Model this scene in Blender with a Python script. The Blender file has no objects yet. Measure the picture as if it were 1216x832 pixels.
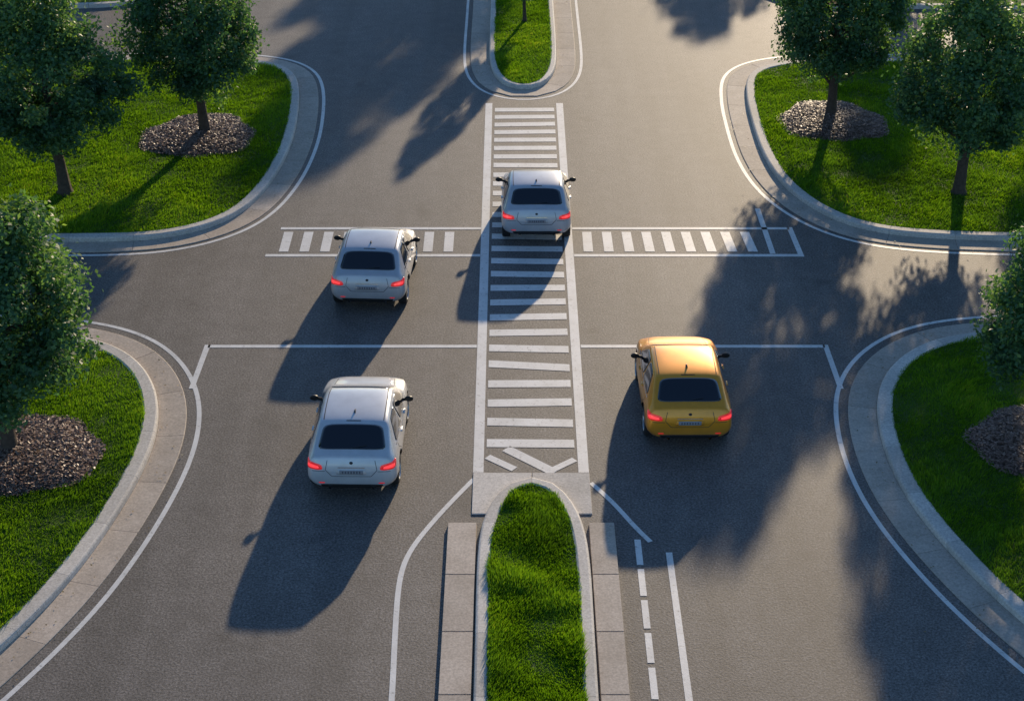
import bpy, bmesh, math, random
import numpy as np
from mathutils import Vector, Matrix
from mathutils.bvhtree import BVHTree

rng=np.random.default_rng(7); random.seed(7)
scn=bpy.context.scene
COL=scn.collection
SUN_EL=math.radians(15.3); SUN_AZ=math.radians(15)   # azimuth measured from +Y toward +X

# ------------------------------------------------------------------ materials
def newmat(name):
    m=bpy.data.materials.new(name); m.use_nodes=True
    nt=m.node_tree; nt.nodes.clear()
    out=nt.nodes.new('ShaderNodeOutputMaterial')
    return m,nt,out
def N(nt,t,**kw):
    n=nt.nodes.new(t)
    for k,v in kw.items():
        if k in n.inputs: n.inputs[k].default_value=v
        else: setattr(n,k,v)
    return n
def noise(nt,coord,scale,detail=4,rough=.6):
    n=nt.nodes.new('ShaderNodeTexNoise'); n.inputs['Scale'].default_value=scale
    n.inputs['Detail'].default_value=detail; n.inputs['Roughness'].default_value=rough
    nt.links.new(coord,n.inputs['Vector']); return n.outputs['Fac']
def ramp(nt,fac,stops):
    r=nt.nodes.new('ShaderNodeValToRGB'); e=r.color_ramp.elements
    while len(e)<len(stops): e.new(.5)
    for i,(p,c) in enumerate(stops):
        e[i].position=p; e[i].color=(c[0],c[1],c[2],1) if not isinstance(c,(int,float)) else (c,c,c,1)
    nt.links.new(fac,r.inputs['Fac']); return r.outputs['Color']
def mixc(nt,a,b,fac,blend='MIX'):
    m=nt.nodes.new('ShaderNodeMix'); m.data_type='RGBA'; m.blend_type=blend
    for s,v in ((m.inputs[6],a),(m.inputs[7],b)):
        if hasattr(v,'is_linked') or hasattr(v,'links'): nt.links.new(v,s)
        else: s.default_value=(v[0],v[1],v[2],1)
    if hasattr(fac,'links'): nt.links.new(fac,m.inputs[0])
    else: m.inputs[0].default_value=fac
    return m.outputs[2]
def bump(nt,h,strength,dist):
    b=nt.nodes.new('ShaderNodeBump'); b.inputs['Strength'].default_value=strength; b.inputs['Distance'].default_value=dist
    nt.links.new(h,b.inputs['Height']); return b.outputs['Normal']
def objco(nt):
    return nt.nodes.new('ShaderNodeTexCoord').outputs['Object']

def asphalt_nodes(nt):
    co=objco(nt)
    mp=nt.nodes.new('ShaderNodeMapping'); mp.inputs['Scale'].default_value=(1.3,.07,1); nt.links.new(co,mp.inputs['Vector'])
    big=noise(nt,co,.16,5,.6); fine=noise(nt,co,24,3,.75); mid=noise(nt,co,2.2,6,.65); streak=noise(nt,mp.outputs[0],1,3,.5)
    stain=noise(nt,co,.75,3,.5)
    c=ramp(nt,big,[(.3,(.116,.106,.099)),(.7,(.162,.147,.134))])
    c=mixc(nt,c,ramp(nt,streak,[(.35,.86),(.6,1.06)]),1,'MULTIPLY')
    c=mixc(nt,c,ramp(nt,mid,[(.3,.80),(.7,1.12)]),1,'MULTIPLY')
    c=mixc(nt,c,ramp(nt,stain,[(.27,.72),(.36,1.0)]),1,'MULTIPLY')
    c=mixc(nt,c,ramp(nt,fine,[(.32,.35),(.5,1.0),(.68,1.9)]),1,'MULTIPLY')
    return c,fine,co
def mat_asphalt():
    m,nt,out=newmat('asphalt')
    c,fine,co=asphalt_nodes(nt)
    p=N(nt,'ShaderNodeBsdfPrincipled',Roughness=.66)
    p.inputs['Specular IOR Level'].default_value=.5
    nt.links.new(c,p.inputs['Base Color'])
    nt.links.new(bump(nt,fine,.4,.015),p.inputs['Normal'])
    nt.links.new(p.outputs[0],out.inputs[0]); return m
def mat_paint():
    m,nt,out=newmat('road_paint')
    a,fine,co=asphalt_nodes(nt)
    w=noise(nt,co,9,7,.85)
    wear=ramp(nt,w,[(.36,.0),(.45,1.0)])
    n2=noise(nt,co,1.5,4,.6)
    white=ramp(nt,n2,[(.3,(.66,.65,.62)),(.7,(.84,.83,.80))])
    wf=mixc(nt,(.40,.40,.40),(1,1,1),wear)
    c=mixc(nt,a,white,wf)
    p=N(nt,'ShaderNodeBsdfPrincipled',Roughness=.55)
    nt.links.new(c,p.inputs['Base Color'])
    nt.links.new(bump(nt,fine,.25,.008),p.inputs['Normal'])
    nt.links.new(p.outputs[0],out.inputs[0]); return m
def mat_concrete(name,c0,c1):
    m,nt,out=newmat(name); co=objco(nt)
    a=nt.nodes.new('ShaderNodeAttribute'); a.attribute_name='tint'
    n1=noise(nt,co,1.3,6,.65); n2=noise(nt,co,22,3,.7)
    c=ramp(nt,n1,[(.3,c0),(.7,c1)])
    c=mixc(nt,c,ramp(nt,n2,[(.3,.72),(.7,1.18)]),1,'MULTIPLY')
    c=mixc(nt,c,ramp(nt,a.outputs['Fac'],[(0,.86),(1,1.08)]),1,'MULTIPLY')
    p=N(nt,'ShaderNodeBsdfPrincipled',Roughness=.75)
    nt.links.new(c,p.inputs['Base Color']); nt.links.new(bump(nt,n2,.3,.006),p.inputs['Normal'])
    nt.links.new(p.outputs[0],out.inputs[0]); return m
def mat_simple(name,col,rough=.5,metal=0,coat=0,emit=None,es=0,spec=.5):
    m,nt,out=newmat(name)
    p=N(nt,'ShaderNodeBsdfPrincipled',Roughness=rough,Metallic=metal)
    p.inputs['Base Color'].default_value=(*col,1); p.inputs['Coat Weight'].default_value=coat
    p.inputs['Coat Roughness'].default_value=.06; p.inputs['Specular IOR Level'].default_value=spec
    if emit: p.inputs['Emission Color'].default_value=(*emit,1); p.inputs['Emission Strength'].default_value=es
    nt.links.new(p.outputs[0],out.inputs[0]); return m
def mat_carpaint(name,col,metal):
    m,nt,out=newmat(name); co=objco(nt)
    n=noise(nt,co,3,5,.6)
    c=mixc(nt,col,[x*.85 for x in col],ramp(nt,n,[(.4,0.0),(.75,1.0)]))
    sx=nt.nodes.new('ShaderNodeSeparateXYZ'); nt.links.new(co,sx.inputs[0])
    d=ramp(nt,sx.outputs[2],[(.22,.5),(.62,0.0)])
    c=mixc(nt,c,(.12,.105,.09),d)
    p=N(nt,'ShaderNodeBsdfPrincipled',Roughness=.36,Metallic=metal)
    p.inputs['Coat Weight'].default_value=.8; p.inputs['Coat Roughness'].default_value=.07
    nt.links.new(c,p.inputs['Base Color']); nt.links.new(p.outputs[0],out.inputs[0]); return m
def mat_leaf(name,stops,trans,tcol):
    m,nt,out=newmat(name)
    a=nt.nodes.new('ShaderNodeAttribute'); a.attribute_name='tint'
    c=ramp(nt,a.outputs['Fac'],stops)
    p=N(nt,'ShaderNodeBsdfPrincipled',Roughness=.5)
    p.inputs['Specular IOR Level'].default_value=.4
    nt.links.new(c,p.inputs['Base Color'])
    if trans<=0:
        nt.links.new(p.outputs[0],out.inputs[0]); return m
    t=nt.nodes.new('ShaderNodeBsdfTranslucent')
    tc=mixc(nt,c,tcol,1,'MULTIPLY'); nt.links.new(tc,t.inputs['Color'])
    mx=nt.nodes.new('ShaderNodeMixShader'); mx.inputs[0].default_value=trans
    nt.links.new(p.outputs[0],mx.inputs[1]); nt.links.new(t.outputs[0],mx.inputs[2])
    nt.links.new(mx.outputs[0],out.inputs[0]); return m
def mat_soil(name,c0,c1,sc):
    m,nt,out=newmat(name); co=objco(nt)
    n=noise(nt,co,sc,5,.7)
    p=N(nt,'ShaderNodeBsdfPrincipled',Roughness=.9)
    nt.links.new(ramp(nt,n,[(.3,c0),(.7,c1)]),p.inputs['Base Color'])
    nt.links.new(bump(nt,n,.6,.03),p.inputs['Normal'])
    nt.links.new(p.outputs[0],out.inputs[0]); return m

M_ASPH=mat_asphalt(); M_PAINT=mat_paint()
M_KERB=mat_concrete('kerb_concrete',(.58,.54,.48),(.74,.69,.62))
M_GUT=mat_concrete('pavement_concrete',(.46,.385,.31),(.62,.53,.44))
M_GRASS=mat_leaf('grass_blades',[(0,(.045,.105,.008)),(.45,(.12,.26,.012)),(.8,(.21,.38,.02)),(1,(.34,.42,.05))],.5,(1.5,1.45,.5))
M_SOIL=mat_soil('lawn_soil',(.04,.08,.008),(.07,.14,.012),12)
M_FAR=mat_soil('ground_grass',(.05,.10,.015),(.10,.17,.02),2)
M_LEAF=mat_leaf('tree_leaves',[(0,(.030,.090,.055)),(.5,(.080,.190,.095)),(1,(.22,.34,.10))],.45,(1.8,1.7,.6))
M_BARK=mat_soil('tree_bark',(.05,.035,.025),(.11,.08,.06),9)
M_MULCH=mat_soil('mulch_soil',(.09,.052,.040),(.19,.125,.095),14)
M_CHIP=mat_leaf('mulch_chips',[(0,(.12,.068,.052)),(.5,(.25,.155,.12)),(1,(.42,.29,.23))],.0,(1,1,1))
M_LITTER=mat_leaf('fallen_leaf',[(0,(.07,.10,.02)),(.5,(.20,.14,.05)),(1,(.30,.20,.08))],.0,(1,1,1))
M_GLASS=mat_simple('tinted_glass',(.006,.008,.014),.08,0,1.0,spec=.5)
M_TRIM=mat_simple('black_trim',(.012,.012,.013),.45)
M_SEAM=mat_simple('panel_gap',(.03,.03,.032),.7)
M_TYRE=mat_simple('tyre_rubber',(.018,.018,.018),.8)
M_RIM=mat_simple('alloy_rim',(.45,.46,.48),.3,.9)
M_TAIL=mat_simple('tail_lamp',(.45,.006,.008),.15,0,1,(1,.02,.03),.35)
M_TAILC=mat_simple('tail_lamp_core',(.8,.05,.05),.15,0,1,(1,.05,.06),1.0)
M_PLATE=mat_simple('number_plate',(.30,.30,.32),.5)
M_PTXT=mat_simple('plate_text',(.10,.10,.12),.6)
M_CHROME=mat_simple('chrome',(.7,.7,.72),.15,1)
M_HEAD=mat_simple('headlamp_glass',(.6,.62,.66),.1,.3,1)
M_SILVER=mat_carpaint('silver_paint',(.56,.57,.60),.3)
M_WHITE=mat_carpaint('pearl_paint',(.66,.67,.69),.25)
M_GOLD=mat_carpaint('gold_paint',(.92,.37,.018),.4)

# ------------------------------------------------------------------ mesh helpers
def mk(name,verts,faces,mats,midx=None,smooth=False,parent=None,tint=None):
    me=bpy.data.meshes.new(name); me.from_pydata([tuple(v) for v in verts],[],faces)
    for m in mats: me.materials.append(m)
    if midx is not None: me.polygons.foreach_set('material_index',midx)
    if smooth: me.polygons.foreach_set('use_smooth',[True]*len(me.polygons))
    if tint is not None:
        a=me.attributes.new('tint','FLOAT','POINT'); a.data.foreach_set('value',np.asarray(tint,dtype=np.float32))
    me.update()
    o=bpy.data.objects.new(name,me); COL.objects.link(o)
    if parent: o.parent=parent
    return o
def mk_np(name,V,n_per,mats,tint,midx=None):
    F=V.shape[0]; me=bpy.data.meshes.new(name)
    me.vertices.add(F*n_per); me.vertices.foreach_set('co',V.reshape(-1).astype(np.float32))
    me.loops.add(F*n_per); me.loops.foreach_set('vertex_index',np.arange(F*n_per,dtype=np.int32))
    me.polygons.add(F); me.polygons.foreach_set('loop_start',np.arange(0,F*n_per,n_per,dtype=np.int32))
    for m in mats: me.materials.append(m)
    a=me.attributes.new('tint','FLOAT','POINT'); a.data.foreach_set('value',np.repeat(tint,n_per).astype(np.float32))
    me.update(calc_edges=True); return me
def catmull(P,k=10):
    P=np.array(P,float); Q=[]
    n=len(P)
    for i in range(n-1):
        p0=P[max(i-1,0)];p1=P[i];p2=P[i+1];p3=P[min(i+2,n-1)]
        d=np.linalg.norm(p2-p1)
        m1=(p2-p0)/(np.linalg.norm(p2-p0)+1e-9)*d; m2=(p3-p1)/(np.linalg.norm(p3-p1)+1e-9)*d
        for j in range(k):
            t=j/k; a=2*t**3-3*t**2+1;b=t**3-2*t**2+t;c=-2*t**3+3*t**2;e=t**3-t**2
            Q.append(a*p1+b*m1+c*p2+e*m2)
    Q.append(P[-1]); Q=np.array(Q)
    s=np.r_[0,np.cumsum(np.linalg.norm(np.diff(Q,axis=0),axis=1))]
    m=int(s[-1]/.12)+2; t=np.linspace(0,s[-1],m)
    R=np.c_[np.interp(t,s,Q[:,0]),np.interp(t,s,Q[:,1])]
    for _ in range(25):
        R[1:-1]=.25*R[:-2]+.5*R[1:-1]+.25*R[2:]
    return R
def normals(R,side):
    T=np.gradient(R,axis=0); T/=np.linalg.norm(T,axis=1)[:,None]
    n=np.c_[-T[:,1],T[:,0]]*side
    for _ in range(6): n[1:-1]=.25*n[:-2]+.5*n[1:-1]+.25*n[2:]
    return n/np.linalg.norm(n,axis=1)[:,None]
def sweep(R,Nn,prof,seg,gap,acc,sub=5):
    V,F,T=acc
    s=np.r_[0,np.cumsum(np.linalg.norm(np.diff(R,axis=0),axis=1))]
    if seg is None: seg=s[-1]; sub=len(R)-1
    k=max(1,int(round(s[-1]/seg))); L=s[-1]/k
    for i in range(k):
        tt=np.linspace(i*L+gap/2,(i+1)*L-gap/2,sub+1); tv=random.random(); base=len(V)
        x=np.interp(tt,s,R[:,0]);y=np.interp(tt,s,R[:,1]);nx=np.interp(tt,s,Nn[:,0]);ny=np.interp(tt,s,Nn[:,1])
        m=len(prof)
        for j in range(sub+1):
            for (o,z) in prof:
                V.append((x[j]+nx[j]*o,y[j]+ny[j]*o,z)); T.append(tv)
        for j in range(sub):
            for q in range(m-1):
                a=base+j*m+q; F.append((a,a+1,a+m+1,a+m))
        if m>2:
            F.append(tuple(base+q for q in range(m))); F.append(tuple(base+sub*m+q for q in range(m-1,-1,-1)))

# ------------------------------------------------------------------ ground
mk('ground',[(-900,-900,0),(900,-900,0),(900,900,0),(-900,900,0)],[(0,1,2,3)],[M_FAR])
mk('road',[(-120,-60,.004),(120,-60,.004),(120,130,.004),(-120,130,.004)],[(0,1,2,3)],[M_ASPH])

UL=[(-45,50.5),(-30,50.5),(-20,50.5),(-12.5,50.47),(-9.8,50.47),(-7.97,50.16),(-7.3,49.54),(-6.93,48.34),(-6.69,46.21),(-6.62,43.6),(-6.87,40.94),(-7.49,38.93),(-8.6,37.95),(-9.88,37.65),(-13.1,37.62),(-20,37.6),(-30,37.6),(-45,37.6)]
UR=[(45,50.35),(30,50.35),(20,50.35),(13.4,50.31),(10.7,50.31),(8.75,50.08),(7.85,49.39),(7.48,47.61),(7.36,44.87),(7.42,42.38),(7.8,40.38),(8.66,38.78),(9.84,38.0),(13.1,37.65),(20,37.6),(30,37.6),(45,37.6)]
LL=[(-45,32.4),(-30,32.4),(-20,32.4),(-11.7,32.35),(-10.5,32.2),(-9.3,31.78),(-8.54,31.07),(-8.0,30.06),(-7.72,29.04),(-7.62,27.75),(-7.74,26.25),(-8.08,24.34),(-8.5,22.86),(-9.25,21.1),(-10.6,18.6),(-12.8,15.6),(-16,12.8),(-22,10.5),(-45,10)]
LR=[(45,32.4),(30,32.4),(20,32.4),(11.8,32.35),(10.6,32.22),(9.67,31.9),(8.84,31.17),(8.3,30.27),(8.0,29.24),(7.87,27.48),(8.02,25.87),(8.45,24.26),(9.07,22.67),(10.0,20.9),(11.4,18.5),(13.5,15.6),(17,12.8),(23,10.5),(45,10)]
TM=[(-.6,82),(-.6,70),(-.6,60),(-.6,55),(-.58,51),(-.45,49.5),(-.1,48.5),(.37,48.1),(.85,48.5),(1.18,49.5),(1.3,51),(1.32,55),(1.32,60),(1.32,70),(1.32,82)]
BM=[(-.42,-20),(-.42,0),(-.42,15),(-.43,22),(-.43,24.2),(-.33,25.4),(-.02,26.2),(.39,26.64),(.80,26.2),(1.1,25.4),(1.22,24.2),(1.22,22),(1.2,15),(1.2,0),(1.2,-20)]
isl=[]
kerb=([],[],[]); gut=([],[],[]); line=([],[],[])
edges={}
for nm,P,side,kw,gw,l0,l1 in (('UL',UL,1,.24,.82,.93,1.03),('UR',UR,-1,.24,.82,.95,1.05),('LL',LL,1,.28,.86,1.07,1.17),('LR',LR,-1,.28,.88,1.08,1.18),('TM',TM,-1,.16,.78,.93,1.02),('BM',BM,1,.21,None,None,None)):
    R=catmull(P); n=normals(R,side); isl.append((nm,R)); edges[nm]=(R,n,kw)
    h=.15
    sweep(R,n,[(-.05,.0),(-.04,h-.02),(0,h),(kw-.05,h),(kw-.02,h-.012),(kw-.004,h-.04),(kw,0)],1.6,.007,kerb)
    if gw:
        sweep(R,n,[(kw+.006,0),(kw+.006,.016),(gw-.015,.024),(gw,.018),(gw,0)],1.6,.010,gut)
        sweep(R,n,[(l0,.0085),(l1,.0085)],None,0,line)

FL=[(-45,56.3),(-30,56.3),(-18,56.3),(-14.2,56.5),(-13.2,57.2),(-12.9,58.6),(-12.9,75),(-12.9,110)]
FR=[(45,56.3),(30,56.3),(14,56.3),(10.6,56.6),(9.4,57.6),(9.1,59.5),(9.1,75),(9.1,110)]
for P,side in ((FL,-1),(FR,1)):
    R=catmull(P); n=normals(R,side)
    sweep(R,n,[(-.05,0),(0,.14),(.2,.14),(.24,0)],1.25,.012,kerb)
    isl.append(('F',R))
mk('kerb',*kerb[:2],[M_KERB],tint=kerb[2],smooth=False)
mk('pavement',*gut[:2],[M_GUT],tint=gut[2])

polys=[]
for nm,R in isl:
    Rl=R.tolist()
    if nm=='F':
        xs=Rl[0][0]; Rl=Rl+[[xs,110]]
    polys.append((nm,np.array(Rl)))
V=[];F=[]
for nm,R in polys:
    b=len(V); V+= [(x,y,.125) for x,y in R]; F.append(tuple(range(b,b+len(R))))
lawn=mk('lawn',V,F,[M_SOIL])
bm=bmesh.new(); bm.from_mesh(lawn.data); bmesh.ops.triangulate(bm,faces=bm.faces[:],ngon_method='EAR_CLIP')
for f in bm.faces:
    if f.normal.z<0: f.normal_flip()
bm.to_mesh(lawn.data); bm.free()

MULCH=[(-9.1,44.1,1.6),(9.5,45.2,1.55),(-9.75,27.4,1.42),(10.95,27.8,1.5)]
def inpoly(x,y,P):
    ins=np.zeros(len(x),bool); j=len(P)-1
    for i in range(len(P)):
        xi,yi=P[i];xj,yj=P[j]
        if yi!=yj:
            c=((yi>y)!=(yj>y))&(x<(xj-xi)*(y-yi)/(yj-yi)+xi); ins^=c
        j=i
    return ins
def fld(x,y,s,seed):
    r=np.random.default_rng(seed); v=np.zeros_like(x)
    for k in range(7):
        a=r.uniform(0,6.28); f=s*r.uniform(.6,1.8); v+=np.sin((x*np.cos(a)+y*np.sin(a))*f+r.uniform(0,6.28)+1.5*np.sin(y*f*.37+k))
    return v/7*1.6
BL=[];TT=[]
for nm,R in polys:
    x0,x1=max(R[:,0].min(),-17),min(R[:,0].max(),17); y0,y1=max(R[:,1].min(),18),min(R[:,1].max(),60)
    dens={'UL':1400,'UR':1400,'LL':2000,'LR':2000,'TM':1700,'BM':3800,'F':400}[nm]
    n=int((x1-x0)*(y1-y0)*dens)
    x=rng.uniform(x0,x1,n);y=rng.uniform(y0,y1,n)
    k=(np.abs(x)<.34*y+2.2)
    x=x[k];y=y[k]
    k=inpoly(x,y,R); x=x[k];y=y[k]
    for mx,my,mr in MULCH:
        a=np.arctan2(y-my,x-mx); rr=mr*(1+.06*np.sin(3*a+mx)+.04*np.sin(7*a))
        k=np.hypot(x-mx,y-my)>rr*.97; x=x[k];y=y[k]
    n=len(x)
    cl=fld(x,y,3.2,3)+.6*fld(x,y,9,5); cl2=fld(x,y,.9,11)
    hh=(.065+.030*cl)*rng.uniform(.6,1.35,n)
    lean=.55
    if nm=='BM': hh=(.085+.070*(fld(x,y,4.2,21)))*rng.uniform(.6,1.4,n)
    hh=np.clip(hh,.025,.23)
    a=rng.uniform(0,2*np.pi,n); w=rng.uniform(.008,.014,n)*(1.3 if nm in('UL','UR','TM','F') else 1)
    dx=np.cos(a)*w;dy=np.sin(a)*w
    b=rng.uniform(0,2*np.pi,n); l=hh*rng.uniform(.15,1.0,n)*lean
    la=fld(x,y,2.4,31)*3.1; lx=np.cos(b)*l+np.cos(la)*hh*.35; ly=np.sin(b)*l+np.sin(la)*hh*.35
    z0=np.full(n,.120)
    tri=np.stack([np.c_[x-dx,y-dy,z0],np.c_[x+dx,y+dy,z0],np.c_[x+lx,y+ly,z0+hh]],1)
    BL.append(tri)
    t=.45+.16*cl+.22*cl2+rng.normal(0,.17,n)
    TT.append(np.clip(t,0,1))
BL=np.concatenate(BL);TT=np.concatenate(TT)
me=mk_np('grass',BL,3,[M_GRASS],TT); o=bpy.data.objects.new('grass',me); COL.objects.link(o)

# a little leaf litter that has gathered along the gutters and under the trees
LP=[]
for nm,(R,n,kw) in edges.items():
    k=rng.integers(0,len(R),420 if nm!='BM' else 60); off=kw+.03+np.abs(rng.normal(0,.45,len(k)))
    LP.append(R[k]+n[k]*off[:,None]+rng.normal(0,.05,(len(k),2)))
LP=np.concatenate(LP); LP=LP[(np.abs(LP[:,0])<.36*LP[:,1]+2)&(LP[:,1]>16)&(LP[:,1]<60)]
m_=len(LP); th=rng.uniform(0,6.28,m_); L=rng.uniform(.012,.030,m_); W=L*.6; ti=rng.normal(0,.25,m_)
u=np.c_[np.cos(th),np.sin(th),ti]*L[:,None]; v=np.c_[-np.sin(th),np.cos(th),ti*0]*W[:,None]; c=np.c_[LP,np.full(m_,.040)]
me=mk_np('fallen_leaves',np.stack([c-u,c-v,c+u,c+v],1),4,[M_LITTER],rng.random(m_)); o=bpy.data.objects.new('fallen_leaves',me); COL.objects.link(o)

# ------------------------------------------------------------------ painted markings
PV,PF=[],[]
def quad(a,b,c,d,z=.010):
    i=len(PV)
    for p in (a,b,c,d): PV.append((p[0],p[1],z))
    PF.append((i,i+1,i+2,i+3))
def seg(p,q,w,z=.010):
    p=np.array(p,float);q=np.array(q,float);t=(q-p)/np.linalg.norm(q-p);n=np.array([-t[1],t[0]])*w/2
    quad(p-n,q-n,q+n,p+n,z)
def poly_line(P,w,z=.010):
    P=np.array(P,float); T=np.gradient(P,axis=0); T/=np.linalg.norm(T,axis=1)[:,None]; n=np.c_[-T[:,1],T[:,0]]*w/2
    for i in range(len(P)-1): quad(P[i]-n[i],P[i+1]-n[i+1],P[i+1]+n[i+1],P[i]+n[i],z)
XL0,XL1,XR0,XR1=-.78,-.57,1.33,1.54
quad((XL0,26.98),(XL1,26.98),(XL1-.03,47.0),(XL0-.03,47.0)); quad((XR0,26.98),(XR1,26.98),(XR1+.02,47.0),(XR0+.02,47.0))
y=28.04; kk=0
while y<46.9:
    t=.30; j=random.uniform(-.035,.035)
    if kk==4: j=.09
    quad((-.52,y-t/2+j),(1.28,y-t/2-j),(1.28,y+t/2-j),(-.52,y+t/2+j)); y+=.80-.0125*(y-28); kk+=1
seg((-.12,27.85),(.85,26.98),.24); seg((-.5,27.55),(.05,27.1),.18,.0105); seg((1.27,27.45),(.75,27.02),.16,.011)
quad((-6.0,38.12),(-.80,38.12),(-.80,38.25),(-6.0,38.25)); quad((1.56,38.12),(7.2,38.12),(7.2,38.25),(1.56,38.25))
quad((-6.2,36.56),(-.80,36.56),(-.80,36.70),(-6.2,36.70)); quad((1.56,36.56),(7.2,36.56),(7.2,36.70),(1.56,36.70))
x=-5.77
while x<-1.1:
    quad((x-.12,36.84),(x+.12,36.84),(x+.12,37.98),(x-.12,37.98)); x+=.52
x=1.93
while x<6.35:
    s=.02*(x-1.9); quad((x-.12,36.84),(x+.12,36.84),(x+.12-s,37.98),(x-.12-s,37.98)); x+=.52
quad((6.50,36.72),(6.64,36.72),(6.60,39.4),(6.46,39.4)); quad((7.20,36.56),(7.34,36.56),(7.28,38.25),(7.14,38.25))
quad((-6.9,31.98),(-.80,31.98),(-.80,32.11),(-6.9,32.11)); quad((1.56,31.98),(7.1,31.98),(7.1,32.11),(1.56,32.11))
quad((-7.02,30.2),(-6.9,30.2),(-6.85,32.11),(-6.98,32.11)); quad((7.08,30.2),(7.2,30.2),(7.18,32.11),(7.06,32.11))
poly_line(catmull([(-.76,26.75),(-1.3,25.75),(-1.75,24.8),(-1.98,24.2),(-2.05,23.5),(-2.03,22),(-1.98,20.3),(-1.95,14),(-1.95,0)]),.10)
poly_line(catmull([(1.56,26.62),(1.95,26.0),(2.2,25.45),(2.42,24.95),(2.6,24.68)],6),.10)
y=24.75
while y>2:
    quad((2.30,y-.78),(2.42,y-.78),(2.42,y),(2.30,y)); y-=.90
quad((2.84,2),(2.98,2),(2.98,24.35),(2.86,24.35))
i0=len(PV); PV+= [(v[0],v[1],v[2]) for v in line[0]]; PF+=[tuple(i0+k for k in f) for f in line[1]]
mk('road_markings',PV,PF,[M_PAINT])

ap=([],[],[])
def slab(x0,x1,y0,y1,z):
    V,F,T=ap; b=len(V); t=random.random(); e=.01
    V+=[(x0,y0,0),(x1,y0,0),(x1,y1,0),(x0,y1,0),(x0+e,y0+e,z),(x1-e,y0+e,z),(x1-e,y1-e,z),(x0+e,y1-e,z)]; T+=[t]*8
    F+=[(b+4,b+5,b+6,b+7),(b,b+1,b+5,b+4),(b+1,b+2,b+6,b+5),(b+2,b+3,b+7,b+6),(b+3,b,b+4,b+7)]
slab(-.78,.395,25.55,26.95,.03); slab(.40,1.55,25.55,26.95,.03)
apr=mk('median_apron',*ap[:2],[M_KERB],tint=ap[2])
ap=([],[],[])
y=25.2
while y>6:
    slab(-1.22,-.67,y-1.59,y,.08); slab(1.46,1.95,y-1.59,y,.08); y-=1.6
mk('median_footway',*ap[:2],[M_GUT],tint=ap[2])

# ------------------------------------------------------------------ mulch beds
for mx,my,mr in MULCH:
    V=[];F=[];nr,na=14,48
    for i in range(nr+1):
        for j in range(na):
            a=2*math.pi*j/na; rr=mr*(1+.06*math.sin(3*a+mx)+.04*math.sin(7*a))*i/nr
            z=.13+.17*(1-(i/nr)**2)**.8+ (random.uniform(-.02,.02) if 0<i<nr else 0)-(.03 if i==nr else 0)
            V.append((rr*math.cos(a),rr*math.sin(a),z))
    for i in range(nr):
        for j in range(na):
            F.append((i*na+j,(i+1)*na+j,(i+1)*na+(j+1)%na,i*na+(j+1)%na))
    bed=mk('mulch_bed',V,F,[M_MULCH],smooth=True); bed.location=(mx,my,0)
    n=int(3200*mr*mr)
    a=rng.uniform(0,2*np.pi,n); q=np.sqrt(rng.uniform(0,1.08,n)); rr=mr*(1+.06*np.sin(3*a+mx)+.04*np.sin(7*a))*q
    x=rr*np.cos(a);y=rr*np.sin(a);z=.145+.17*np.clip(1-q**2,0,1)**.8+rng.uniform(0,.03,n)
    th=rng.uniform(0,6.28,n);L=rng.uniform(.015,.045,n);W=rng.uniform(.008,.018,n);ti=rng.normal(0,.3,n);tj=rng.normal(0,.3,n)
    u=np.c_[np.cos(th),np.sin(th),ti]*L[:,None]; v=np.c_[-np.sin(th),np.cos(th),tj]*W[:,None]; c=np.c_[x,y,z]
    me=mk_np('bark_chips',np.stack([c-u-v,c+u-v,c+u+v,c-u+v],1),4,[M_CHIP],np.clip(rng.normal(.45,.22,n),0,1))
    ch=bpy.data.objects.new('bark_chips',me); COL.objects.link(ch); ch.parent=bed

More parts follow.
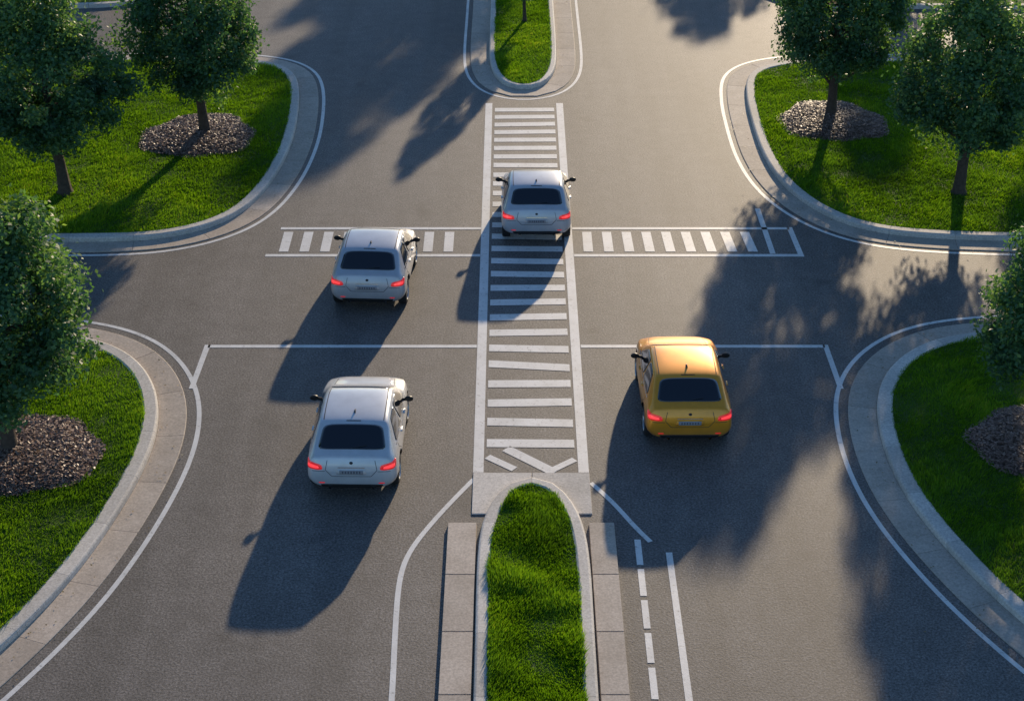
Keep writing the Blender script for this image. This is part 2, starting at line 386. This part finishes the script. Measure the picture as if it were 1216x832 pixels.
# ------------------------------------------------------------------ trees
def tube(path,rad,nseg,V,F):
    b=len(V); path=[Vector(p) for p in path]
    for i,p in enumerate(path):
        d=(path[min(i+1,len(path)-1)]-path[max(i-1,0)]).normalized()
        u=d.orthogonal().normalized() if abs(d.z)<.9 else Vector((1,0,0)); u=(u-d*u.dot(d)).normalized(); w=d.cross(u)
        for j in range(nseg):
            a=2*math.pi*j/nseg; V.append(tuple(p+(u*math.cos(a)+w*math.sin(a))*rad[i]*(1+.08*math.sin(3*a+i))))
    for i in range(len(path)-1):
        for j in range(nseg):
            F.append((b+i*nseg+j,b+i*nseg+(j+1)%nseg,b+(i+1)*nseg+(j+1)%nseg,b+(i+1)*nseg+j))
def tree_mesh(seed,leaf=1.0):
    r=np.random.default_rng(seed); rd=random.Random(seed)
    V=[];F=[]
    bx,by=rd.uniform(-.08,.08),rd.uniform(-.08,.08)
    P=[(0,0,0),(0,0,.12),(bx*.3,by*.3,.6),(bx,by,1.3),(bx*1.4,by*1.2,2.2),(bx*1.2,by,3.4),(bx,by,4.8)]
    tube(P,[.22,.16,.13,.115,.09,.055,.02],10,V,F)
    CZ=3.05
    nc=190; C=[];R=[]
    for i in range(nc):
        d=r.normal(size=3); d/=np.linalg.norm(d)
        q=r.uniform(.22,1)**.40
        prof=1.0-.30*max(d[2],0)**1.5
        rad=1.78*(1+.08*math.sin(3*math.atan2(d[1],d[0])+seed)+.05*math.sin(5*d[2]+seed*2))
        if d[2]<0: rad*=1+.10*(-d[2])
        c=np.array([d[0]*rad*prof,d[1]*rad*prof,d[2]*(2.45 if d[2]>0 else 1.80)])*q*r.uniform(.9,1.05)
        C.append(c+np.array([bx,by,CZ])); R.append(r.uniform(.26,.50))
    for i in range(26):
        c=C[i*5]; h=max(.9,min(3.9,c[2]-rd.uniform(.5,1.1))); s=Vector((bx,by,h)); e=Vector(c)
        m=s.lerp(e,.5)+Vector((0,0,-.10)); tube([s,m,e],[.045,.03,.010],5,V,F)
    n=40000
    ci=r.integers(0,nc,n); C=np.array(C);R=np.array(R)
    d=r.normal(size=(n,3)); d/=np.linalg.norm(d,axis=1)[:,None]
    q=r.uniform(.0,1,n)**.42
    pos=C[ci]+d*(R[ci]*q)[:,None]*np.array([1,1,.85])
    st=r.random(n)<.05; pos[st]+=d[st]*.18
    L=r.uniform(.034,.066,n)*leaf; W=L*r.uniform(.5,.75,n)
    nrm=d*.7+r.normal(size=(n,3))*.6+np.array([0,0,.35]); nrm/=np.linalg.norm(nrm,axis=1)[:,None]
    u=np.cross(nrm,r.normal(size=(n,3))); u/=np.linalg.norm(u,axis=1)[:,None]; v=np.cross(nrm,u)
    Q=np.stack([pos-u*L[:,None],pos-v*W[:,None]+nrm*.008,pos+u*L[:,None],pos+v*W[:,None]+nrm*.008],1)
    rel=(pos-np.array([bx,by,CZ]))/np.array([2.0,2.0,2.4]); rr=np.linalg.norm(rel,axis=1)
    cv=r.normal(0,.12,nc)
    t=.42+.34*(rr-.75)+.12*rel[:,2]+cv[ci]+r.normal(0,.14,n)  # shaded core and lit outer, upper rim painted into leaf colour, plus random variation
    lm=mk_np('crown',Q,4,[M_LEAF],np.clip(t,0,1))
    tm=bpy.data.meshes.new('trunk'); tm.from_pydata(V,[],F); tm.materials.append(M_BARK)
    tm.polygons.foreach_set('use_smooth',[True]*len(tm.polygons)); tm.update()
    return tm,lm
TMESH=[tree_mesh(s) for s in (1,2,3)]
def tree(x,y,k,sc,sz,rot):
    e=bpy.data.objects.new('deciduous_tree',None); COL.objects.link(e); e.location=(x,y,.12)
    e.rotation_euler=(0,0,rot); e.scale=(sc,sc,sz); e.empty_display_size=.3
    for nm,me in (('trunk',TMESH[k][0]),('crown',TMESH[k][1])):
        o=bpy.data.objects.new(nm,me); COL.objects.link(o); o.parent=e
tree(-12.05,40.15,0,1.13,1.07,.3)
tree(-8.92,44.2,1,1.05,1.10,3.4)
tree(-10.15,27.5,2,1.12,1.08,2.6)
tree(9.50,45.5,2,1.04,1.12,.4)
tree(12.05,40.15,1,1.12,1.07,0.6)
tree(11.2,28.1,0,1.0,1.05,1.2)
tree(.44,54.4,0,.45,.66,0.5)
# trees just beyond the picture, whose shadows fall into it
tree(.4,68,1,1.5,1.45,2.2)
tree(.4,77,2,1.6,1.5,1.2)
tree(11.2,72,2,1.2,1.0,4.0)
tree(-14.6,61,0,1.1,1.0,5.0)
tree(-16.5,47.5,2,1.1,1.0,1.0)
tree(17,46.5,0,1.1,1.05,2.0)
tree(15.0,60,1,1.1,1.0,0.7)
tree(-16,29,1,1.0,1.0,0.1)

# ------------------------------------------------------------------ cars
def build_car(paint,L,loc,rot):
    sy=L/3.6
    #   y    zb   wbot wmid  zbelt wbelt  wr   zr   ztop
    S=[(0.00,.34,.60,.720,.60,.68,.58,.645,.655),
       (0.03,.30,.68,.800,.70,.76,.66,.80,.815),
       (0.10,.27,.74,.855,.84,.81,.72,.955,.975),
       (0.20,.25,.77,.880,.895,.83,.73,1.00,1.02),
       (0.42,.24,.79,.895,.915,.845,.715,1.11,1.14),
       (0.74,.24,.80,.900,.92,.855,.685,1.30,1.335),
       (0.86,.24,.80,.900,.92,.855,.675,1.335,1.37),
       (1.20,.24,.80,.900,.92,.86,.675,1.36,1.40),
       (1.70,.24,.80,.900,.915,.86,.67,1.355,1.395),
       (2.00,.24,.80,.900,.91,.855,.655,1.315,1.35),
       (2.30,.24,.80,.895,.90,.85,.68,1.16,1.19),
       (2.58,.24,.79,.890,.885,.845,.70,.985,1.01),
       (2.75,.25,.78,.885,.86,.835,.68,.925,.95),
       (3.15,.26,.76,.865,.79,.80,.62,.835,.865),
       (3.42,.27,.70,.800,.68,.73,.56,.72,.74),
       (3.55,.29,.62,.700,.56,.64,.48,.59,.60),
       (3.60,.33,.52,.600,.50,.56,.44,.52,.525)]
    V=[];F=[]
    for (y,zb,wb,wm,zt,wt,wr,zr,zc) in S:
        y*=sy
        zm=min(.56,zt-.03)
        half=[(0,zb),(wb*.75,zb),(wb,zb+.05),(wm,(zb+zm)/2+.04),(wm,zm),(wt+(wm-wt)*.55,zt-(zt-zm)*.30),(wt,zt),(wr,zr),(wr*.8,zr+(zc-zr)*.62),(wr*.4,zr+(zc-zr)*.92),(0,zc)]
        ring=half+[(-a,b) for a,b in half[-2:0:-1]]
        V+=[(a,y,b) for a,b in ring]
    m=len(ring); ns=len(S)
    for i in range(ns-1):
        for j in range(m):
            F.append((i*m+j,i*m+(j+1)%m,(i+1)*m+(j+1)%m,(i+1)*m+j))
    def cap(b,flip):
        h=len(half)
        for k in range(h-1):
            l0=k; l1=k+1; r0=(m-k)%m; r1=(m-k-1)%m
            f2=[]
            for q in [b+l0,b+l1,b+r1,b+r0]:
                if q not in f2: f2.append(q)
            if len(f2)>=3: F.append(tuple(f2 if not flip else f2[::-1]))
    cap(0,True); cap((ns-1)*m,False)
    tmp=mk('tmp',V,F,[paint,M_TRIM],smooth=True)
    bm=bmesh.new(); bm.from_mesh(tmp.data); bmesh.ops.recalc_face_normals(bm,faces=bm.faces[:])
    cr=bm.edges.layers.float.get('crease_edge') or bm.edges.layers.float.new('crease_edge')
    bm.verts.ensure_lookup_table()
    def idx(i,j): return i*m+j
    for i in range(1,ns-2):
        for jj,c in ((6,.45),(m-6,.45),(7,.35),(m-7,.35)):
            e=bm.edges.get((bm.verts[idx(i,jj)],bm.verts[idx(i+1,jj)]))
            if e: e[cr]=c
    for j in range(5,m-5+1):
        e=bm.edges.get((bm.verts[idx(2,j)],bm.verts[idx(2,(j+1)%m)]))
        if e: e[cr]=.55
    for j in range(7,m-7):
        e=bm.edges.get((bm.verts[idx(5,j)],bm.verts[idx(5,(j+1)%m)]))
        if e: e[cr]=.3
    bm.to_mesh(tmp.data); bm.free()
    sm=tmp.modifiers.new('s','SUBSURF'); sm.levels=2; sm.render_levels=2
    wy=(.66*sy+.02,2.82*sy)
    dg=bpy.context.evaluated_depsgraph_get(); dg.update()
    ev=tmp.evaluated_get(dg); hull=ev.to_mesh()
    bvh=BVHTree.FromPolygons([v.co.copy() for v in hull.vertices],[tuple(p.vertices) for p in hull.polygons])
    ev.to_mesh_clear()
    cut=[]
    for y in wy:
        for s in (-1,1):
            bpy.ops.mesh.primitive_cylinder_add(vertices=40,radius=.365,depth=.5,location=(s*.88,y,.335),rotation=(0,math.pi/2,0))
            c=bpy.context.object; c.data.materials.append(M_TRIM); cut.append(c)
            b=tmp.modifiers.new('b','BOOLEAN'); b.object=c; b.operation='DIFFERENCE'; b.solver='EXACT'
            try: b.material_mode='TRANSFER'
            except Exception: pass
    dg=bpy.context.evaluated_depsgraph_get(); dg.update()
    me=bpy.data.meshes.new_from_object(tmp.evaluated_get(dg)); me.name='body'
    for c in cut: bpy.data.objects.remove(c,do_unlink=True)
    bpy.data.objects.remove(tmp,do_unlink=True)
    root=bpy.data.objects.new('car',None); COL.objects.link(root); root.empty_display_size=.5
    body=bpy.data.objects.new('body',me); COL.objects.link(body); body.parent=root

    def proj(o,d,eps):
        h=bvh.ray_cast(Vector(o),Vector(d).normalized())
        if h[0] is None: return None
        n=h[1]
        if n.dot(Vector(d))>0: n=-n
        return h[0]+n*eps
    def patch(name,corners,O,U,W,D,mat,n=6,eps=.006,rings=9,segs=48):
        O,U,W,D=map(Vector,(O,U,W,D)); c=[np.array(q,float) for q in corners]
        V=[];F=[]
        def P(s,t):
            a=(s+1)/2;b=(t+1)/2
            q=c[0]*(1-a)*(1-b)+c[1]*a*(1-b)+c[2]*a*b+c[3]*(1-a)*b
            return O+U*q[0]+W*q[1]
        pts=[(0,0,eps)]
        for r in range(1,rings+2):
            rr=min(r/rings,1.0); ee=eps if r<=rings else -.004
            for k in range(segs):
                a=2*math.pi*k/segs; ca,sa=math.cos(a),math.sin(a)
                f=(abs(ca)**n+abs(sa)**n)**(-1/n)
                pts.append((rr*f*ca,rr*f*sa,ee))
        last=None
        for s,t,e in pts:
            q=proj(P(s,t),D,e)
            if q is None: q=last if last is not None else P(s,t)
            V.append(q); last=q
        for k in range(segs): F.append((0,1+k,1+(k+1)%segs))
        for r in range(rings):
            for k in range(segs):
                a=1+r*segs+k;b=1+r*segs+(k+1)%segs
                F.append((a,a+segs,b+segs,b))
        return mk(name,V,F,[mat],smooth=True,parent=root)
    def ribbon(name,P,w,O,U,W,D,mat,eps=.003,step=.03):
        O,U,W,D=map(Vector,(O,U,W,D)); P=np.array(P,float)
        s=np.r_[0,np.cumsum(np.linalg.norm(np.diff(P,axis=0),axis=1))]; k=max(2,int(s[-1]/step)); t=np.linspace(0,s[-1],k)
        R=np.c_[np.interp(t,s,P[:,0]),np.interp(t,s,P[:,1])]; T=np.gradient(R,axis=0); T/=np.linalg.norm(T,axis=1)[:,None]; nn=np.c_[-T[:,1],T[:,0]]*w/2
        V=[];F=[]
        for i in range(k):
            for sg in (-1,1):
                q=R[i]+sg*nn[i]; h=proj(O+U*q[0]+W*q[1],D,eps)
                if h is None: h=V[-1] if V else O
                V.append(h)
        for i in range(k-1): F.append((2*i,2*i+1,2*i+3,2*i+2))
        mk(name,V,F,[mat],smooth=True,parent=root)
    TOP=((0,0,3),(1,0,0),(0,1,0),(0,0,-1)); REAR=((0,-2,0),(1,0,0),(0,0,1),(0,1,0)); FRONT=((0,6,0),(1,0,0),(0,0,1),(0,-1,0))
    patch('rear_window',[(-.665,.24*sy),(.665,.24*sy),(.575,.71*sy),(-.575,.71*sy)],*TOP,M_GLASS,n=8)
    patch('windscreen',[(-.58,2.04*sy),(.58,2.04*sy),(.66,2.60*sy),(-.66,2.60*sy)],*TOP,M_GLASS,n=8)
    for s in (-1,1):
        SIDE=((s*3,0,0),(0,1,0),(0,0,1),(-s,0,0))
        patch('rear_side_window',[(.62*sy,.965),(1.40*sy,.955),(1.40*sy,1.295),(.95*sy,1.285)],*SIDE,M_GLASS,n=9)
        patch('front_side_window',[(1.46*sy,.955),(2.45*sy,.945),(1.98*sy,1.255),(1.46*sy,1.295)],*SIDE,M_GLASS,n=9)
        ribbon('window_trim',[(.56*sy,.945),(1.4*sy,.932),(2.5*sy,.922)],.018,*SIDE,M_CHROME,eps=.006)
        ribbon('door_seam',[(1.43*sy,.93),(1.43*sy,.36),(2.38*sy,.36),(2.42*sy,.60),(2.42*sy,.9)],.010,*SIDE,M_SEAM)
        ribbon('door_seam',[(1.43*sy,.36),(1.0*sy,.36),(.98*sy,.62),(.72*sy,.80),(.66*sy,.93)],.010,*SIDE,M_SEAM)
        ribbon('sill_trim',[(1.02*sy,.30),(2.42*sy,.30)],.06,*SIDE,M_TRIM)
        patch('door_handle',[(1.18*sy,.83),(1.34*sy,.83),(1.34*sy,.865),(1.18*sy,.865)],*SIDE,paint,n=4,eps=.03,rings=3,segs=20)
        patch('door_handle',[(2.00*sy,.825),(1.84*sy,.825),(1.84*sy,.86),(2.00*sy,.86)],*SIDE,paint,n=4,eps=.03,rings=3,segs=20)
        ribbon('roof_moulding',[(s*.585,.82*sy),(s*.59,1.2*sy),(s*.59,1.7*sy),(s*.575,2.0*sy)],.016,*TOP,M_SEAM)
        a=math.radians(40); D=Vector((-s*math.sin(a),math.cos(a),0)); U=Vector((s*math.cos(a),math.sin(a),0)); O=Vector((s*.74,.08,0))-D*2
        patch('tail_lamp',[(-.19,.715),(.15,.735),(.20,.885),(-.15,.825)],O,U,(0,0,1),D,M_TAIL,n=4,eps=.012)
        patch('tail_lamp_core',[(-.13,.745),(.08,.765),(.10,.835),(-.11,.795)],O,U,(0,0,1),D,M_TAILC,n=4,eps=.017)
        patch('reflector',[(s*.64,.42),(s*.52,.42),(s*.52,.44),(s*.64,.44)],*REAR,M_TAIL,n=4,eps=.008,rings=3,segs=16)
        patch('headlamp',[(s*.38,.62),(s*.68,.60),(s*.66,.70),(s*.44,.70)],*FRONT,M_HEAD,n=4,eps=.008)
        bmm=bmesh.new(); bmesh.ops.create_uvsphere(bmm,u_segments=16,v_segments=10,radius=1)
        for v in bmm.verts:
            x,y_,z=v.co; v.co=(s*(.965+x*.090),2.16*sy+ (max(y_,-.35))*.07,.985+z*.058)
        mm=bpy.data.meshes.new('mirror'); bmm.to_mesh(mm); bmm.free(); mm.materials.append(M_TRIM)
        mm.polygons.foreach_set('use_smooth',[True]*len(mm.polygons))
        mo=bpy.data.objects.new('mirror',mm); COL.objects.link(mo); mo.parent=root
        Vm=[];Fm=[]; tube([(s*.80,2.20*sy,.93),(s*.90,2.18*sy,.955)],[.035,.03],8,Vm,Fm); mk('mirror_stalk',Vm,Fm,[M_TRIM],smooth=True,parent=root)
        for y in wy:
            xo=s*.875; prof=[(-.20,.19),(-.205,.29),(-.18,.325),(-.03,.325),(-.004,.30),(0,.225)]
            Vw=[];Fw=[];Mi=[];n=32
            for (dx,rr) in prof:
                for k in range(n):
                    a=2*math.pi*k/n; Vw.append((xo+s*dx,y+rr*math.cos(a),.325+rr*math.sin(a)))
            for i in range(len(prof)-1):
                for k in range(n): Fw.append((i*n+k,i*n+(k+1)%n,(i+1)*n+(k+1)%n,(i+1)*n+k)); Mi.append(0)
            b=len(Vw)
            for (dx,rr) in ((0,.225),(-.012,.215),(-.09,.205),(-.09,.0)):
                for k in range(n):
                    a=2*math.pi*k/n; Vw.append((xo+s*dx,y+rr*math.cos(a),.325+rr*math.sin(a)))
            for i in range(3):
                for k in range(n): Fw.append((b+i*n+k,b+i*n+(k+1)%n,b+(i+1)*n+(k+1)%n,b+(i+1)*n+k)); Mi.append(1 if i<2 else 2)
            for q in range(5):
                a=2*math.pi*q/5+.3; ca,sa=math.cos(a),math.sin(a)
                b=len(Vw)
                for (rr,w) in ((.02,.035),(.21,.022)):
                    for (dx,t) in ((-.015,1),(-.015,-1),(-.06,-1),(-.06,1)):
                        Vw.append((xo+s*dx,y+rr*ca-t*w*sa,.325+rr*sa+t*w*ca))
                for k in range(4): Fw.append((b+k,b+(k+1)%4,b+4+(k+1)%4,b+4+k)); Mi.append(1)
                Fw.append((b,b+1,b+2,b+3)); Mi.append(1)
            mk('wheel',Vw,Fw,[M_TYRE,M_RIM,M_TRIM],midx=Mi,parent=root)
        Vm=[];Fm=[]; tube([(s*.42,-.015,.335),(s*.42,.14,.335)],[.036,.036],14,Vm,Fm); mk('exhaust',Vm,Fm,[M_CHROME],smooth=True,parent=root)
    ribbon('boot_seam',[(-.46,.90),(-.50,.72),(-.38,.58),(.38,.58),(.50,.72),(.46,.90)],.010,*REAR,M_SEAM)
    ribbon('bumper_seam',[(-.76,.69),(-.51,.69)],.009,*REAR,M_SEAM); ribbon('bumper_seam',[(.51,.69),(.76,.69)],.009,*REAR,M_SEAM)
    patch('plate_recess',[(-.30,.615),(.30,.615),(.27,.735),(-.27,.735)],*REAR,paint,n=6,eps=.004,rings=3)
    patch('number_plate',[(-.23,.63),(.23,.63),(.23,.715),(-.23,.715)],*REAR,M_PLATE,n=14,eps=.010,rings=3,segs=32)
    for q in range(7):
        xx=-.165+q*.055
        ribbon('plate_character',[(xx-.014,.672),(xx+.014,.672)],.045,*REAR,M_PTXT,eps=.013)
    ribbon('boot_chrome',[(-.26,.765),(.26,.765)],.014,*REAR,M_CHROME,eps=.008)
    patch('badge',[(-.035,.83),(.035,.83),(.035,.88),(-.035,.88)],*REAR,M_SEAM,n=2,eps=.010,rings=2,segs=20)
    patch('rear_diffuser',[(-.56,.31),(.56,.31),(.62,.40),(-.62,.40)],*REAR,M_TRIM,n=6,eps=.006,rings=4)
    patch('grille',[(-.36,.42),(.36,.42),(.33,.55),(-.33,.55)],*FRONT,M_TRIM,n=5,eps=.008,rings=4)
    patch('front_plate',[(-.22,.36),(.22,.36),(.22,.44),(-.22,.44)],*FRONT,M_PLATE,n=14,eps=.014,rings=3,segs=32)
    ribbon('bonnet_seam',[(-.62,2.72*sy),(-.58,3.2*sy),(-.42,3.38*sy),(.42,3.38*sy),(.58,3.2*sy),(.62,2.72*sy)],.010,*TOP,M_SEAM)
    ribbon('rear_wiper',[(-.02,.255*sy),(.28,.31*sy)],.016,*TOP,M_SEAM,eps=.018)
    ribbon('brake_lamp',[(-.14,.78*sy),(.14,.78*sy)],.020,*TOP,M_SEAM,eps=.006)
    zr=1.383
    mk('aerial',[(-.018,1.0*sy,zr),(.018,1.0*sy,zr),(.015,1.15*sy,zr),(-.015,1.15*sy,zr),(-.005,1.0*sy+.02,zr+.055),(.005,1.0*sy+.02,zr+.055)],
       [(0,1,5,4),(1,2,5),(2,3,4,5),(3,0,4)],[M_TRIM],parent=root)
    root.location=(loc[0],loc[1],.004); root.rotation_euler=(0,0,rot)
    return root
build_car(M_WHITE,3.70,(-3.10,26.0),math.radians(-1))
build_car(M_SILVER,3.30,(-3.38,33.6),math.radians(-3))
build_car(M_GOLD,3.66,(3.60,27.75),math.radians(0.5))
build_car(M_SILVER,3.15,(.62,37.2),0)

# ------------------------------------------------------------------ light
w=bpy.data.worlds.new('World'); scn.world=w; w.use_nodes=True
nt=w.node_tree; bg=nt.nodes['Background']; sky=nt.nodes.new('ShaderNodeTexSky'); sky.sky_type='NISHITA'
sky.sun_disc=False; sky.sun_elevation=SUN_EL; sky.sun_rotation=SUN_AZ; sky.air_density=1.0; sky.dust_density=.2; sky.ozone_density=4.5
nt.links.new(sky.outputs[0],bg.inputs[0]); bg.inputs[1].default_value=.15
sl=bpy.data.lights.new('sun','SUN'); sl.energy=5; sl.angle=math.radians(.9); sl.color=(1,.80,.55)
so=bpy.data.objects.new('sun',sl); COL.objects.link(so)
d=Vector((math.sin(SUN_AZ)*math.cos(SUN_EL),math.cos(SUN_AZ)*math.cos(SUN_EL),math.sin(SUN_EL)))
so.rotation_euler=d.to_track_quat('Z','Y').to_euler(); so.location=d*60

cam=bpy.data.cameras.new('camera'); co=bpy.data.objects.new('camera',cam); COL.objects.link(co)
co.location=(0,0,18.4); co.rotation_euler=(math.radians(60),0,0); cam.sensor_width=36; cam.lens=57.23; cam.clip_end=3000
scn.camera=co
scn.view_settings.view_transform='Standard'; scn.view_settings.look='None'; scn.view_settings.exposure=0
